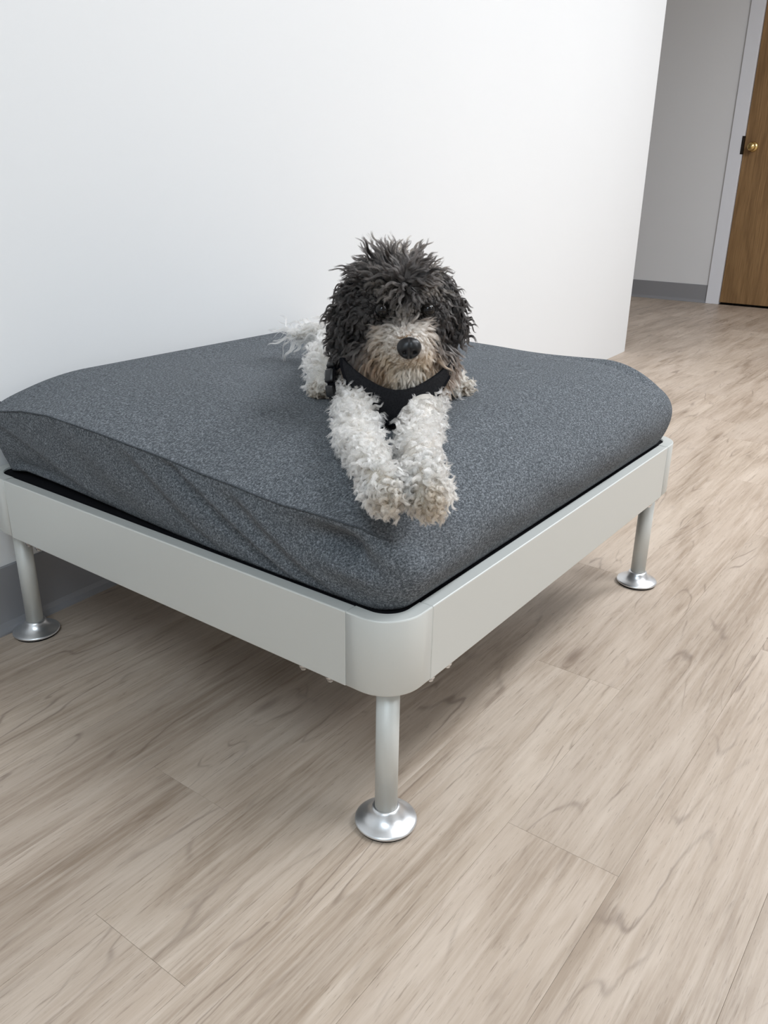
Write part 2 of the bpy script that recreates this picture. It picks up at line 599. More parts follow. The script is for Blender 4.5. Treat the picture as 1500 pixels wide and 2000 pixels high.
# support beams across the frame and the black deck the mattress lies on
for yy in (0.25, 0.48, 0.71):
    bedpart('cross_beam', bx(-A_ + TH, -TH, yy - 0.02, yy + 0.02, 0.262, 0.2995, bev=0.002), MAT['alu'])
bedpart('deck_panel', bx(-A_ + TH + 0.0006, -TH - 0.0006, TH + 0.0006, B_ - TH - 0.0006, 0.300, 0.3105, bev=0.002), MAT['black'])

# ------------------------------------------------------------------ the mattress
MX0, MX1, MY0, MY1 = -A_ + 0.027, -0.031, 0.013, B_ - 0.027


def seam_z(x_):
    xs = [-0.86, -0.81, -0.73, -0.66, -0.54, -0.39, -0.28, -0.18, -0.11, -0.065, -0.04, -0.02]
    zs = [0.419, 0.424, 0.438, 0.443, 0.439, 0.431, 0.421, 0.416, 0.419, 0.423, 0.414, 0.408]
    return float(np.interp(x_, xs, zs))


def top_z(x_, y_):
    dF, dB, dR, dL = y_ - MY0, MY1 - y_, MX1 - x_, x_ - MX0
    zc = 0.4625
    q = lambda d, R: max(0.0, 1 - d / R) ** 2
    sF = seam_z(x_)
    z = zc - (zc - sF) * q(dF, 0.20)
    z -= 0.048 * q(dR, 0.125) * (1 - 0.75 * q(dF, 0.10))
    z -= 0.030 * q(dB, 0.060)
    z -= 0.004 * q(dL, 0.035) * (1 - q(dF, 0.1))
    # sag and lumps
    z += 0.0035 * sin(x_ * 9 + 1.2) * sin(y_ * 7.5 + 0.4) * (1 - q(dF, 0.15)) * (1 - q(dR, 0.1))
    # the pulled-up hem at the far right corner: a valley in front of a raised lip
    t = sm(-0.40, -0.12, x_)
    z -= 0.012 * t * exp(-((dB - 0.055) / 0.018) ** 2) * (1 - q(dR, 0.07))
    z += 0.0085 * t * exp(-((dB - 0.018) / 0.016) ** 2)
    # a faint ridge running from the seam toward the middle
    e = (y_ - 0.06) - 0.6 * (x_ + 0.20)
    z += 0.003 * exp(-(e / 0.02) ** 2) * exp(-((x_ + 0.2) / 0.1) ** 2)
    return z


def edge_pt(u, v):
    """grid parameters (0..1) to the rounded-rectangle footprint"""
    x_ = MX0 + (MX1 - MX0) * u
    y_ = MY0 + (MY1 - MY0) * v
    r = 0.050
    cx = min(max(x_, MX0 + r), MX1 - r)
    cy = min(max(y_, MY0 + r), MY1 - r)
    dx, dy = x_ - cx, y_ - cy
    if abs(dx) > 1e-9 and abs(dy) > 1e-9:
        s = max(abs(dx), abs(dy)) / hypot(dx, dy)
        dx *= s; dy *= s
        x_, y_ = cx + dx, cy + dy
    return x_, y_


def spacing(n):
    """denser near both ends"""
    t = np.linspace(0, 1, n)
    return 0.55 * t + 0.45 * (0.5 - 0.5 * np.cos(pi * t))


def line_e(x_, z, a, b):
    """signed distance to the line a>b in the (x, z) plane of the front side, positive above/right; plus position along it"""
    d = Vector((b[0] - a[0], b[1] - a[1]))
    L = d.length
    d /= L
    px, pz = x_ - a[0], z - a[1]
    return -(d.y * px - d.x * pz), (px * d.x + pz * d.y) / L


def side_off(x_, y_, w_, nx, ny, zt, zb, z):
    """outward offset of the mattress side at height fraction w_ (0 bottom, 1 seam)"""
    fr_ = max(0.0, -ny) ** 2              # how much this is the front side
    ri = max(0.0, nx) ** 2
    o_soft = 0.036 * (1 - w_ ** 4) - 0.0275 * (1 - w_) ** 2.2
    o_front = 0.003 * sin(pi * w_) - 0.0068 * (1 - w_) ** 2 - 0.003 * (1 - w_) ** 6 - 0.014 * sm(-0.25, -0.80, x_) * (1 - w_)
    d = 0.0
    if fr_ > 0.02:
        # long diagonal pull from the seam down to the front corner
        e, s = line_e(x_, z, (-0.400, 0.437), (-0.160, 0.306))
        m = sm(-0.05, 0.12, s)
        d += m * (0.0085 * exp(-((e - 0.008) / 0.010) ** 2) - 0.0120 * exp(-((e + 0.010) / 0.012) ** 2))
        e, s = line_e(x_, z, (-0.290, 0.424), (-0.115, 0.318))
        d += sm(0, 0.3, s) * (0.004 * exp(-((e - 0.008) / 0.010) ** 2) - 0.007 * exp(-((e + 0.012) / 0.014) ** 2))
        e, s = line_e(x_, z, (-0.50, 0.436), (-0.30, 0.318))
        d += (0.004 * exp(-((e - 0.006) / 0.010) ** 2) - 0.005 * exp(-((e + 0.010) / 0.012) ** 2)) * sm(0, 0.3, s)
        # tucked lower left part
        e, s = line_e(x_, z, (-0.800, 0.398), (-0.560, 0.318))
        d -= 0.010 * sm(0.003, -0.010, e) * sm(1.25, 0.95, s)
        d += 0.003 * exp(-((e - 0.008) / 0.010) ** 2) * sm(1.2, 0.9, s)
        # pocket under the seam beside the front corner
        px = exp(-((x_ + 0.085) / 0.048) ** 2)
        d -= 0.034 * px * exp(-((z - (zt - 0.030 - 0.10 * (x_ + 0.11))) / 0.016) ** 2)
        d += 0.009 * px * exp(-((z - 0.362) / 0.020) ** 2)
        d += 0.012 * exp(-((x_ + 0.032) / 0.013) ** 2) * exp(-((z - 0.392) / 0.03) ** 2)
        d += 0.0025 * sin(x_ * 41 + z * 60) * sin(pi * w_)
    d *= sm(1.0, 0.90, w_) * sm(0.0, 0.12, w_)
    d2 = 0.0022 * sin(y_ * 13 + 0.5) * sin(pi * w_) + 0.0012 * sin(y_ * 37 + z * 45) * sin(pi * w_)
    return fr_ * (o_front + d) + (1 - fr_) * (o_soft + d2)


NU, NV, NW = 150, 160, 34
us, vs_ = spacing(NU), spacing(NV)
verts, faces = [], []
idx = np.zeros((NU, NV), int)
for i, u in enumerate(us):
    for j, v in enumerate(vs_):
        x_, y_ = edge_pt(u, v)
        idx[i, j] = len(verts)
        verts.append((x_, y_, top_z(x_, y_)))
for i in range(NU - 1):
    for j in range(NV - 1):
        faces.append((idx[i, j], idx[i + 1, j], idx[i + 1, j + 1], idx[i, j + 1]))
per = [(i, 0) for i in range(NU - 1)] + [(NU - 1, j) for j in range(NV - 1)] + [(i, NV - 1) for i in range(NU - 1, 0, -1)] + [(0, j) for j in range(NV - 1, 0, -1)]
P = [Vector(verts[idx[i, j]]) for i, j in per]
n = len(per)
nor = []
for k in range(n):
    t = P[(k + 1) % n] - P[k - 1]
    nor.append(Vector((t.y, -t.x, 0)).normalized())
# the top's rim follows the seam offset so the two meet
prev = [int(idx[i, j]) for i, j in per]
for k in range(n):
    p = P[k]
    o_ = side_off(p.x, p.y, 1.0, nor[k].x, nor[k].y, p.z, 0, p.z)
    verts[prev[k]] = (p.x + nor[k].x * o_, p.y + nor[k].y * o_, p.z)
rim = [verts[q] for q in prev]
for s in range(1, NW + 1):
    w_ = 1 - s / NW
    row = []
    for k in range(n):
        p = P[k]
        fr_ = max(0.0, -nor[k].y) ** 2
        zb = 0.3118 + fr_ * (0.008 * sm(-0.25, -0.80, p.x))
        z = zb + (p.z - zb) * w_
        o_ = side_off(p.x, p.y, w_, nor[k].x, nor[k].y, p.z, zb, z)
        o_ -= 0.003 * (1 - w_) ** 6
        row.append(len(verts))
        verts.append((p.x + nor[k].x * o_, p.y + nor[k].y * o_, z))
    for k in range(n):
        a, b = prev[k], prev[(k + 1) % n]
        faces.append((a, row[k], row[(k + 1) % n], b))
    prev = row
bot = []
for k in range(n):
    p = P[k] - nor[k] * 0.05
    bot.append(len(verts)); verts.append((p.x, p.y, 0.3112))
for k in range(n):
    faces.append((prev[k], bot[k], bot[(k + 1) % n], prev[(k + 1) % n]))
faces.append(tuple(bot[::-1]))
mat_root = obj('mattress', (verts, faces), MAT['fabric'], None, True)
tag(mat_root, 'thick grey heathered fabric mattress with wrinkled side on the silver frame', 'mattress')
bm = bmesh.new(); bm.from_mesh(mat_root.data)
bmesh.ops.recalc_face_normals(bm, faces=bm.faces)
bm.to_mesh(mat_root.data); bm.free()
# piping along the front seam, from the wall end round to the front corner
pp = []
for k in range(n):
    q = Vector(rim[k])
    if nor[k].y < -0.45 and q.x < -0.030:
        pp.append(q + nor[k] * 0.0004 + Vector((0, 0, 0.0002)))
pp.sort(key=lambda v: v.x)
o = obj('seam_piping', tube(bmesh.new(), pp, 0.0012, 6), MAT['pipe'], mat_root, True)

# ------------------------------------------------------------------ the dog, lying with its front paws at the mattress corner
dog = empty('dog', (-0.26, 0.30, 0.4615))
tag(dog, 'small curly dog, dark grey head, white body, lying on the mattress in black harness', 'dog')
DI = Matrix.Translation(-dog.location)


def dogobj(name, bm, mat, parent=None, smooth=True, label=None):
    bmesh.ops.translate(bm, vec=-dog.location, verts=bm.verts)
    o = obj(name, bm, mat, parent or dog, smooth)
    if label: o['label'] = label
    return o


H = Vector((-0.217, 0.290, 0.606))              # head centre
HF = Vector((0.675, -0.737, 0)).normalized()    # where the face looks
HX = Vector((0.737, 0.675, 0)).normalized()     # the dog's left


def hd(x_, y_, z_):
    return H + HX * x_ + HF * y_ + Vector((0, 0, z_))


chains = []                                      # (region, [(pos, radius)...])


def chain(reg, *pr):
    chains.append((reg, [(Vector(p), r) for p, r in pr]))


sf = lambda p, h: Vector((p.x, p.y, top_z(min(max(p.x, MX0), MX1), min(max(p.y, MY0), MY1)) + h))
RUMP, LOIN, CHEST = Vector((-0.458, 0.472, 0.505)), Vector((-0.365, 0.395, 0.520)), Vector((-0.240, 0.305, 0.522))
chain('body', (RUMP, 0.038), (LOIN, 0.046), (CHEST, 0.058), (Vector((-0.205, 0.272, 0.497)), 0.046))
chain('body', (CHEST, 0.052), (hd(0, -0.03, -0.045), 0.046), (hd(0, -0.015, 0.0), 0.05))
# front legs: shoulder, elbow, wrist, paw, toes
def leg(sh, el, wr, pw, to, rs):
    chain('arm', (sh, rs[0]), (at(*el), rs[1]), (at(*wr), rs[2]))
    chain('paw', (at(*wr), rs[2]), (at(*pw), rs[3]), (at(*to), rs[4]))
LSH, LEL, LWR, LPW, LTO = hd(-0.052, -0.034, -0.094), (697, 852, .478), (727, 905, .476), (746, 945, .470), (758, 970, .461)
RSH, REL, RWR, RPW, RTO = hd(0.049, -0.034, -0.094), (818, 845, .478), (819, 905, .476), (834, 950, .468), (838, 978, .457)
leg(LSH, LEL, LWR, LPW, LTO, (.026, .0215, .0180, .0200, .0175))
leg(RSH, REL, RWR, RPW, RTO, (.026, .0230, .0190, .0190, .0170))
for (px, py, z), offs in ((LTO, (-26, -9, 9, 25)), (RTO, (-24, -8, 9, 24))):
    for k, dx in enumerate(offs):
        e = abs(dx) * 0.35
        a = at(px + dx * 0.6, py - 12 - e, z + .004)
        b = at(px + dx, py + 9 - e, z - .004)
        chain('toe', (a, .0095), (b, .0085))
# hind legs, splayed to both sides
chain('body', (Vector((-0.43, 0.425, 0.502)), .036), (at(640, 712, .505), .028), (at(632, 748, .482), .018))
chain('hind', (at(632, 748, .482), .018), (at(628, 757, .475), .017), (at(630, 764, .472), .014))
chain('body', (Vector((-0.405, 0.505, 0.505)), .042), (Vector((-0.33, 0.500, 0.492)), .032), (at(868, 752, .484), .019))
chain('hind', (at(868, 748, .488), .019), (at(890, 752, .477), .017), (at(905, 760, .471), .013))
# tail, curled out behind
TB = Vector((-0.495, 0.500, 0.515))
chain('tail', (TB, .020), (Vector((-0.550, 0.505, 0.520)), .013), (Vector((-0.590, 0.490, 0.508)), .009))
# head
chain('skull', (hd(0, -0.012, 0.018), .055), (hd(0.002, 0.012, 0.016), .052))
chain('skull', (hd(-0.028, 0.018, 0.004), .034), (hd(0.033, 0.018, 0.004), .034))
chain('cheek', (hd(-0.036, 0.014, -0.056), .031), (hd(0.043, 0.014, -0.056), .031))
chain('muzzle', (hd(0.003, 0.030, -0.024), .036), (hd(0.005, 0.060, -0.029), .028), (hd(0.006, 0.076, -0.0305), .021))
chain('chin', (hd(-0.028, 0.026, -0.076), .027), (hd(0.036, 0.026, -0.076), .027))
chain('chin', (hd(0.003, 0.024, -0.070), .034), (hd(0.005, 0.056, -0.061), .021))
chain('ear', (hd(-0.056, -0.004, 0.034), .020), (hd(-0.071, 0.000, 0.000), .018), (hd(-0.073, 0.006, -0.034), .018), (hd(-0.072, 0.008, -0.066), .013))
chain('ear', (hd(0.058, -0.004, 0.034), .020), (hd(0.074, -0.002, 0.006), .017), (hd(0.080, 0.000, -0.016), .015), (hd(0.081, 0.002, -0.030), .010))

bm = bmesh.new()
balls = []
for reg, pr in chains:
    for (p, r), (q, s) in zip(pr, pr[1:]):
        nst = max(2, int((q - p).length / (min(r, s) * 0.35)) + 1)
        for k in range(nst + 1):
            t = k / nst
            c, rad = p.lerp(q, t), r + (s - r) * t
            balls.append((reg, c, rad))
            bmesh.ops.create_icosphere(bm, subdivisions=2, radius=rad, matrix=Matrix.Translation(c))
tmp = obj('body', bm)
md = tmp.modifiers.new('r', 'REMESH'); md.mode = 'VOXEL'; md.voxel_size = 0.0042
md = tmp.modifiers.new('s', 'SMOOTH'); md.factor = 0.5; md.iterations = 7
dg = bpy.context.evaluated_depsgraph_get()
me = bpy.data.meshes.new_from_object(tmp.evaluated_get(dg))
me.name = 'body'
bpy.data.objects.remove(tmp)
nv = len(me.vertices)
co = np.empty(nv * 3, np.float32); me.vertices.foreach_get('co', co); co = co.reshape(-1, 3)
bc = np.array([b[1][:] for b in balls]); br = np.array([b[2] for b in balls])
breg = np.array([b[0] for b in balls])
# feet and belly never sink into the mattress
for i in range(nv):
    x_, y_, z_ = co[i]
    if z_ < 0.475:
        zt = top_z(min(max(x_, MX0), MX1), min(max(y_, MY0), MY1)) + 0.0015
        if z_ < zt: co[i, 2] = zt
me.vertices.foreach_set('co', co.ravel())
vreg = np.empty(nv, object)
for s in range(0, nv, 2000):
    d = np.linalg.norm(co[s:s + 2000, None, :] - bc[None], axis=2) - br[None]
    vreg[s:s + 2000] = breg[np.argmin(d, axis=1)]
me.update()
me.calc_loop_triangles()
nt = len(me.loop_triangles)
tri = np.empty(nt * 3, np.int32); me.loop_triangles.foreach_get('vertices', tri); tri = tri.reshape(-1, 3)
vn = np.empty(nv * 3, np.float32); me.vertices.foreach_get('normal', vn); vn = vn.reshape(-1, 3)
e1, e2 = co[tri[:, 1]] - co[tri[:, 0]], co[tri[:, 2]] - co[tri[:, 0]]
area = 0.5 * np.linalg.norm(np.cross(e1, e2), axis=1)
treg = vreg[tri[:, 0]]

Hn, HXn, HFn = np.array(H), np.array(HX), np.array(HF)


def headloc(P):
    d = P - Hn
    return np.stack([d @ HXn, d @ HFn, d[:, 2]], 1)


# ---- the bib of the harness: an ellipsoid patch over the chest, in head axes
BC, BR = (-0.004, -0.012, -0.100), (0.098, 0.097, 0.108)


def bib_half(z):
    """half width of the bib at height z (head axes), and its centre"""
    t = np.clip((-0.048 - z) / 0.088, 0, 1)
    return 0.072 * (1 - t ** 1.7) ** 0.9 + 0.009, 0.002 - 0.016 * t


def bib_y(x_, z):
    q = 1 - ((x_ - BC[0]) / BR[0]) ** 2 - ((z - BC[2]) / BR[2]) ** 2 * 0.55
    return BC[1] + BR[1] * np.sqrt(np.maximum(0.02, q))


def in_bib(L, grow=0.0):
    hw, cx = bib_half(L[:, 2])
    return (np.abs(L[:, 0] - cx) < hw - grow) & (L[:, 2] < -0.080 + 0.036 * (L[:, 0] / 0.075) ** 2) & (L[:, 2] > -0.138) & (L[:, 1] > -0.005) & (L[:, 1] < bib_y(L[:, 0], L[:, 2]) + 0.014)


# ---- fur
def unit(v):
    return v / (np.linalg.norm(v, axis=-1, keepdims=True) + 1e-12)


def smooth_noise(P, f, seed):
    """cheap smooth vector noise"""
    r = np.random.default_rng(seed)
    out = np.zeros((len(P), 3))
    for k in range(5):
        A = r.normal(size=(3, 3)) * f
        out += np.sin(P @ A.T + r.uniform(0, 6.28, 3))
    return out / 2.2


def roots(regs, count, keep=None):
    m = np.isin(treg, regs)
    ids = np.nonzero(m)[0]
    pr = area[ids] / area[ids].sum()
    t = rng.choice(ids, size=count, p=pr)
    a, b = rng.random(count), rng.random(count)
    f = a + b > 1
    a[f], b[f] = 1 - a[f], 1 - b[f]
    w0 = 1 - a - b
    P = co[tri[t, 0]] * w0[:, None] + co[tri[t, 1]] * a[:, None] + co[tri[t, 2]] * b[:, None]
    N = unit(vn[tri[t, 0]] * w0[:, None] + vn[tri[t, 1]] * a[:, None] + vn[tri[t, 2]] * b[:, None])
    if keep is not None:
        k = keep(P, N)
        P, N = P[k], N[k]
    return P, N


NK = 10
EYES = (-0.0265, 0.0345)


def fur(name, P, N, groom, per=26, radius=0.00022, clump=0.75, floor_z=True, label=None):
    """groom(P, N) > direction (n,3), length, colour (n,3), curl amplitude, curl turns, gravity; hair is laid as clumped locks"""
    n = len(P)
    g = max(8, n // per)
    gi = rng.choice(n, g, replace=False)
    D, L, Cc, amp, turn, grav = groom(P, N)
    t = np.linspace(0, 1, NK)

    def grow(ii, jit):
        d = unit(D[ii] + rng.normal(size=(len(ii), 3)) * jit)
        pts = np.zeros((len(ii), NK, 3))
        p = P[ii].copy()
        step = L[ii] / (NK - 1)
        a1 = unit(np.cross(d, rng.normal(size=d.shape)))
        a2 = np.cross(d, a1)
        pts[:, 0] = p
        cur = d
        for k in range(1, NK):
            cur = unit(cur + np.array([0, 0, -1.0]) * (grav[ii] / (NK - 1))[:, None])
            p = p + cur * step[:, None]
            pts[:, k] = p
        ph = rng.uniform(0, 6.28, len(ii))
        ang = ph[:, None] + 6.28 * turn[ii][:, None] * t[None]
        env = (amp[ii][:, None] * np.minimum(1, t[None] * 2.2))
        w1 = (np.cos(ang) - np.cos(ph)[:, None]) * env
        w2 = (np.sin(ang) - np.sin(ph)[:, None]) * env
        return pts + a1[:, None] * w1[..., None] + a2[:, None] * w2[..., None]

    G = grow(gi, 0.28)
    kd = kdtree.KDTree(g)
    for i, q in enumerate(gi): kd.insert(P[q], i)
    kd.balance()
    own = np.array([kd.find(p)[1] for p in P])
    own_pts = grow(np.arange(n), 0.10)
    gp = G[own]
    rel = (P - G[own, 0])[:, None, :]
    cl = clump * np.minimum(1.0, t * 1.5)[None, :, None] * rng.uniform(0.75, 1.05, n)[:, None, None]
    follow = P[:, None, :] + (gp - gp[:, :1])                   # same curl as the lock's guide
    mixd = follow * 0.86 + own_pts * 0.14
    pts = mixd * (1 - cl) + gp * cl
    pts += rng.normal(size=(n, 1, 3)) * 0.0006 * t[None, :, None]
    ls = rng.uniform(0.72, 1.0, n)
    # shorten some hairs by pulling their points back along themselves
    q = t[None] * ls[:, None] * (NK - 1)
    k0 = np.minimum(q.astype(int), NK - 2); fr = (q - k0)[..., None]
    ar = np.arange(n)[:, None]
    pts = pts[ar, k0] * (1 - fr) + pts[ar, k0 + 1] * fr
    if floor_z:
        zt = np.array([top_z(min(max(a, MX0), MX1), min(max(b, MY0), MY1)) for a, b in zip(P[:, 0], P[:, 1])]) + 0.0012
        over = (pts[..., 1] > -0.002) & (pts[..., 0] < 0.0)
        pts[..., 2] = np.where(over, np.maximum(pts[..., 2], zt[:, None]), pts[..., 2])
    if name in ('head_fur', 'cheek_fur', 'muzzle_fur'):          # trim the hairs that would hang across the eyes
        Lp = headloc(pts.reshape(-1, 3)).reshape(n, NK, 3)
        hit = np.zeros(n, bool)
        for ex in EYES:
            hit |= ((np.hypot(Lp[..., 0] - ex - 0.001, (Lp[..., 2] - 0.0165) * 0.9) < 0.0088) & (Lp[..., 1] > 0.045)).any(1)
        ok = ~(hit & (rng.random(n) < 0.93))
        pts, own, Cc, P = pts[ok], own[ok], Cc[ok], P[ok]
        n = len(pts)
    lockshade = rng.uniform(0.66, 1.14, g)[own] * rng.uniform(0.9, 1.08, n)
    Cc = np.clip(Cc * lockshade[:, None], 0, 0.95)
    cu = bpy.data.hair_curves.new(name)
    cu.add_curves([NK] * n)
    pts = pts - np.array(dog.location)
    cu.position_data.foreach_set('vector', pts.astype(np.float32).ravel())
    ra = cu.attributes.new('radius', 'FLOAT', 'POINT')
    rr = (radius * (1.0 - 0.72 * t ** 2))[None] * rng.uniform(0.8, 1.2, n)[:, None]
    ra.data.foreach_set('value', rr.astype(np.float32).ravel())
    ca = cu.attributes.new('hair_color', 'FLOAT_COLOR', 'CURVE')
    ca.data.foreach_set('color', np.concatenate([Cc, np.ones((n, 1))], 1).astype(np.float32).ravel())
    cu.materials.append(MAT['hair'])
    o = bpy.data.objects.new(name, cu)
    C.objects.link(o)
    o.parent = dog
    o['kind'] = 'stuff'
    if label: o['label'] = label
    return o


def lerp(a, b, t):
    t = np.asarray(t)[:, None]
    return np.asarray(a) * (1 - t) + np.asarray(b) * t


def st(a, b, x_):
    t = np.clip((x_ - a) / (b - a), 0, 1)
    return t * t * (3 - 2 * t)


WHITE, CREAM, DIRTY = np.array((0.70, 0.648, 0.585)), np.array((0.60, 0.53, 0.44)), np.array((0.25, 0.195, 0.14))
DARK, ASH, BROWN = np.array((0.016, 0.0138, 0.0130)), np.array((0.060, 0.052, 0.048)), np.array((0.105, 0.075, 0.056))
TAN, PALE = np.array((0.40, 0.265, 0.16)), np.array((0.57, 0.50, 0.43))
DOWN = np.array((0, 0, -1.0))
NAX = unit(np.array([0.55, -0.62, 0.0]))


def groom_body(P, N):
    n = len(P)
    nz = smooth_noise(P, 90, 3)
    along = unit(np.array(CHEST - RUMP))
    D = unit(N * 0.75 - along * 0.35 + DOWN * 0.30 + nz * 0.55)
    L = np.full(n, 0.024) * rng.uniform(0.8, 1.15, n)
    col = np.repeat(WHITE[None], n, 0)
    return D, L, col, np.full(n, 0.0026), np.full(n, 1.5), np.full(n, 0.4)


def groom_arm(P, N):
    n = len(P)
    nz = smooth_noise(P, 110, 5)
    D = unit(N * 0.8 + DOWN * 0.25 + np.array(HF) * 0.25 + nz * 0.6)
    L = np.full(n, 0.018) * rng.uniform(0.8, 1.15, n)
    col = np.repeat(WHITE[None], n, 0)
    return D, L, col, np.full(n, 0.0024), np.full(n, 1.5), np.full(n, 0.3)


def groom_paw(P, N):
    n = len(P)
    nz = smooth_noise(P, 130, 6)
    D = unit(N * 0.65 + NAX * 0.55 + DOWN * 0.15 + nz * 0.55)
    zt = P[:, 2] - 0.452
    PT = np.array([at(*LTO)[:], at(*RTO)[:]])
    td = np.min(np.linalg.norm(P[:, None] - PT[None], axis=2), axis=1)
    toe = np.clip(st(0.026, 0.002, zt) * 0.5 + st(0.036, 0.014, td) * 0.8, 0, 1)
    L = (0.018 - 0.003 * toe) * rng.uniform(0.8, 1.15, n)
    col = lerp(CREAM, DIRTY, toe * rng.uniform(0.5, 1.0, n))
    w = st(-0.06, -0.02, P[:, 0] - P[:, 1])[:, None]
    col = WHITE * (1 - w) * 0.97 + col * w
    return D, L, col, np.full(n, 0.0026), np.full(n, 1.3), np.full(n, 0.5)


def groom_hind(P, N):
    n = len(P)
    nz = smooth_noise(P, 130, 8)
    D = unit(N * 0.7 + NAX * 0.35 + nz * 0.5)
    L = np.full(n, 0.015) * rng.uniform(0.8, 1.1, n)
    col = lerp(CREAM * 0.9, DIRTY * 0.75, st(0.022, 0.002, P[:, 2] - 0.462) * rng.uniform(0.5, 1, n))
    return D, L, col, np.full(n, 0.0022), np.full(n, 1.2), np.full(n, 0.3)


def groom_tail(P, N):
    n = len(P)
    nz = smooth_noise(P, 60, 9)
    t = np.clip((-0.515 - P[:, 0]) / 0.085, 0, 1)
    side = np.array([-0.75, 0.10, 0.05])
    D = unit(N * 0.5 + side * 0.85 + nz * 0.45)
    L = (0.030 + 0.032 * t) * rng.uniform(0.7, 1.1, n)
    col = lerp(WHITE, np.array((0.84, 0.79, 0.70)), t)
    return D, L, col, np.full(n, 0.0040), np.full(n, 1.2), np.full(n, 0.9)


def face_bits(L):
    """how tan, pale and dark the coat is at a spot of the head"""
    x_, y_, z_ = L[:, 0] - 0.004, L[:, 1], L[:, 2]
    r = np.hypot(x_ / 0.036, (z_ + 0.026) / 0.036)
    muz = st(1.25, 0.72, r) * st(0.018, 0.050, y_)
    bridge = np.exp(-(x_ / 0.018) ** 2) * st(-0.022, -0.004, z_) * st(0.030, 0.020, z_) * st(0.04, 0.055, y_)
    return muz, bridge


def groom_skull(P, N):
    n = len(P)
    L = headloc(P)
    nz = smooth_noise(P, 70, 12)
    # parted above the brow: hair runs outward from there, standing up on the crown
    c = np.array([0.006, 0.045, 0.052])
    out = L - c
    dirl = unit(out)
    flow = HXn * dirl[:, :1] + HFn * dirl[:, 1:2] + np.array([0, 0, 1.0]) * dirl[:, 2:3]
    up = st(0.02, 0.07, L[:, 2])[:, None]
    front = st(0.0, 0.045, L[:, 1])[:, None]
    tang = unit(flow - N * (flow * N).sum(1)[:, None])
    D = unit(N * (0.30 + 0.40 * up) + tang * 0.95 + np.array([0, 0, 1.0]) * up * 0.40 + nz * 0.28 + HFn * front * 0.08)
    # the brow hangs a little over the eyes, the eye sockets stay short
    eye = np.minimum(np.hypot(L[:, 0] - 0.034, L[:, 2] - 0.016), np.hypot(L[:, 0] + 0.027, L[:, 2] - 0.016))
    socket = st(0.027, 0.016, eye) * st(0.020, 0.040, L[:, 1])
    ln = 0.034 + 0.014 * up[:, 0] - 0.008 * front[:, 0] * (1 - up[:, 0])
    dxe = np.minimum(np.abs(L[:, 0] - 0.034), np.abs(L[:, 0] + 0.027))
    fringe = st(0.018, 0.008, dxe) * st(0.005, 0.022, L[:, 2]) * st(0.058, 0.042, L[:, 2]) * front[:, 0]
    ln = ln * (1 - 0.55 * fringe)
    ln = ln * (1 - 0.90 * socket) * rng.uniform(0.75, 1.12, n)
    low = st(0.01, -0.03, L[:, 2])
    D = unit(D + DOWN * low[:, None] * 0.8)
    tip = rng.random(n)
    v = 0.5 + 0.5 * smooth_noise(P, 120, 14)[:, 0]
    col = lerp(DARK, ASH, np.clip(v * 0.75 * tip, 0, 1))
    crown = np.exp(-((L[:, 0] - 0.004) / 0.02) ** 2) * st(0.062, 0.075, L[:, 2]) * st(0.01, -0.02, L[:, 1])
    col = lerp_rows(col, PALE * 0.75, crown * 0.8)
    brow = np.exp(-((L[:, 0] - 0.040) / 0.018) ** 2 - ((L[:, 2] - 0.038) / 0.010) ** 2) + np.exp(-((L[:, 0] + 0.018) / 0.014) ** 2 - ((L[:, 2] - 0.038) / 0.010) ** 2)
    col = lerp_rows(col, np.array((0.17, 0.145, 0.12)), np.clip(brow, 0, 1) * 0.5)
    muz, bridge = face_bits(L)
    col = lerp_rows(col, PALE, np.clip(bridge, 0, 1) * 0.25)
    return D, ln, col, np.full(n, 0.0019) + 0.0008 * up[:, 0], np.full(n, 1.6), 0.5 + 0.6 * low


def lerp_rows(a, b, t):
    return a * (1 - t[:, None]) + np.asarray(b)[None] * t[:, None]


def groom_ear(P, N):
    n = len(P)
    L = headloc(P)
    nz = smooth_noise(P, 100, 15)
    sgn = np.sign(L[:, 0])[:, None]
    D = unit(N * 0.5 + DOWN * 0.75 + HXn * sgn * 0.22 + nz * 0.45)
    ln = np.full(n, 0.026) * rng.uniform(0.7, 1.15, n)
    col = lerp(DARK * 0.62, ASH * 0.62, rng.random(n) ** 2)
    return D, ln, col, np.full(n, 0.0028), np.full(n, 1.5), np.full(n, 0.6)


def groom_cheek(P, N):
    n = len(P)
    L = headloc(P)
    nz = smooth_noise(P, 80, 16)
    sgn = np.tanh((L[:, 0] - 0.004) / 0.02)[:, None]
    D = unit(N * 0.5 + DOWN * 0.75 + HXn * sgn * 0.30 + nz * 0.25)
    ln = np.full(n, 0.034) * rng.uniform(0.7, 1.1, n)
    low = st(-0.035, -0.070, L[:, 2])
    col = lerp(ASH * 0.9, BROWN * 1.25, low)
    mid = st(0.050, 0.028, np.abs(L[:, 0] - 0.004)) * st(-0.01, -0.03, L[:, 2])
    col = lerp_rows(col, BROWN * 1.6, mid)
    warm = st(-0.030, -0.055, L[:, 2]) * st(0.060, 0.030, np.abs(L[:, 0] - 0.004))
    col = lerp_rows(col, TAN * 0.75, warm * 0.7)
    col = lerp_rows(col, np.array((0.34, 0.17, 0.09)), np.exp(-((L[:, 0] + 0.022) / 0.014) ** 2 - ((L[:, 2] + 0.066) / 0.016) ** 2) * 0.7)
    return D, ln, col, np.full(n, 0.0022), np.full(n, 1.0), np.full(n, 0.7)


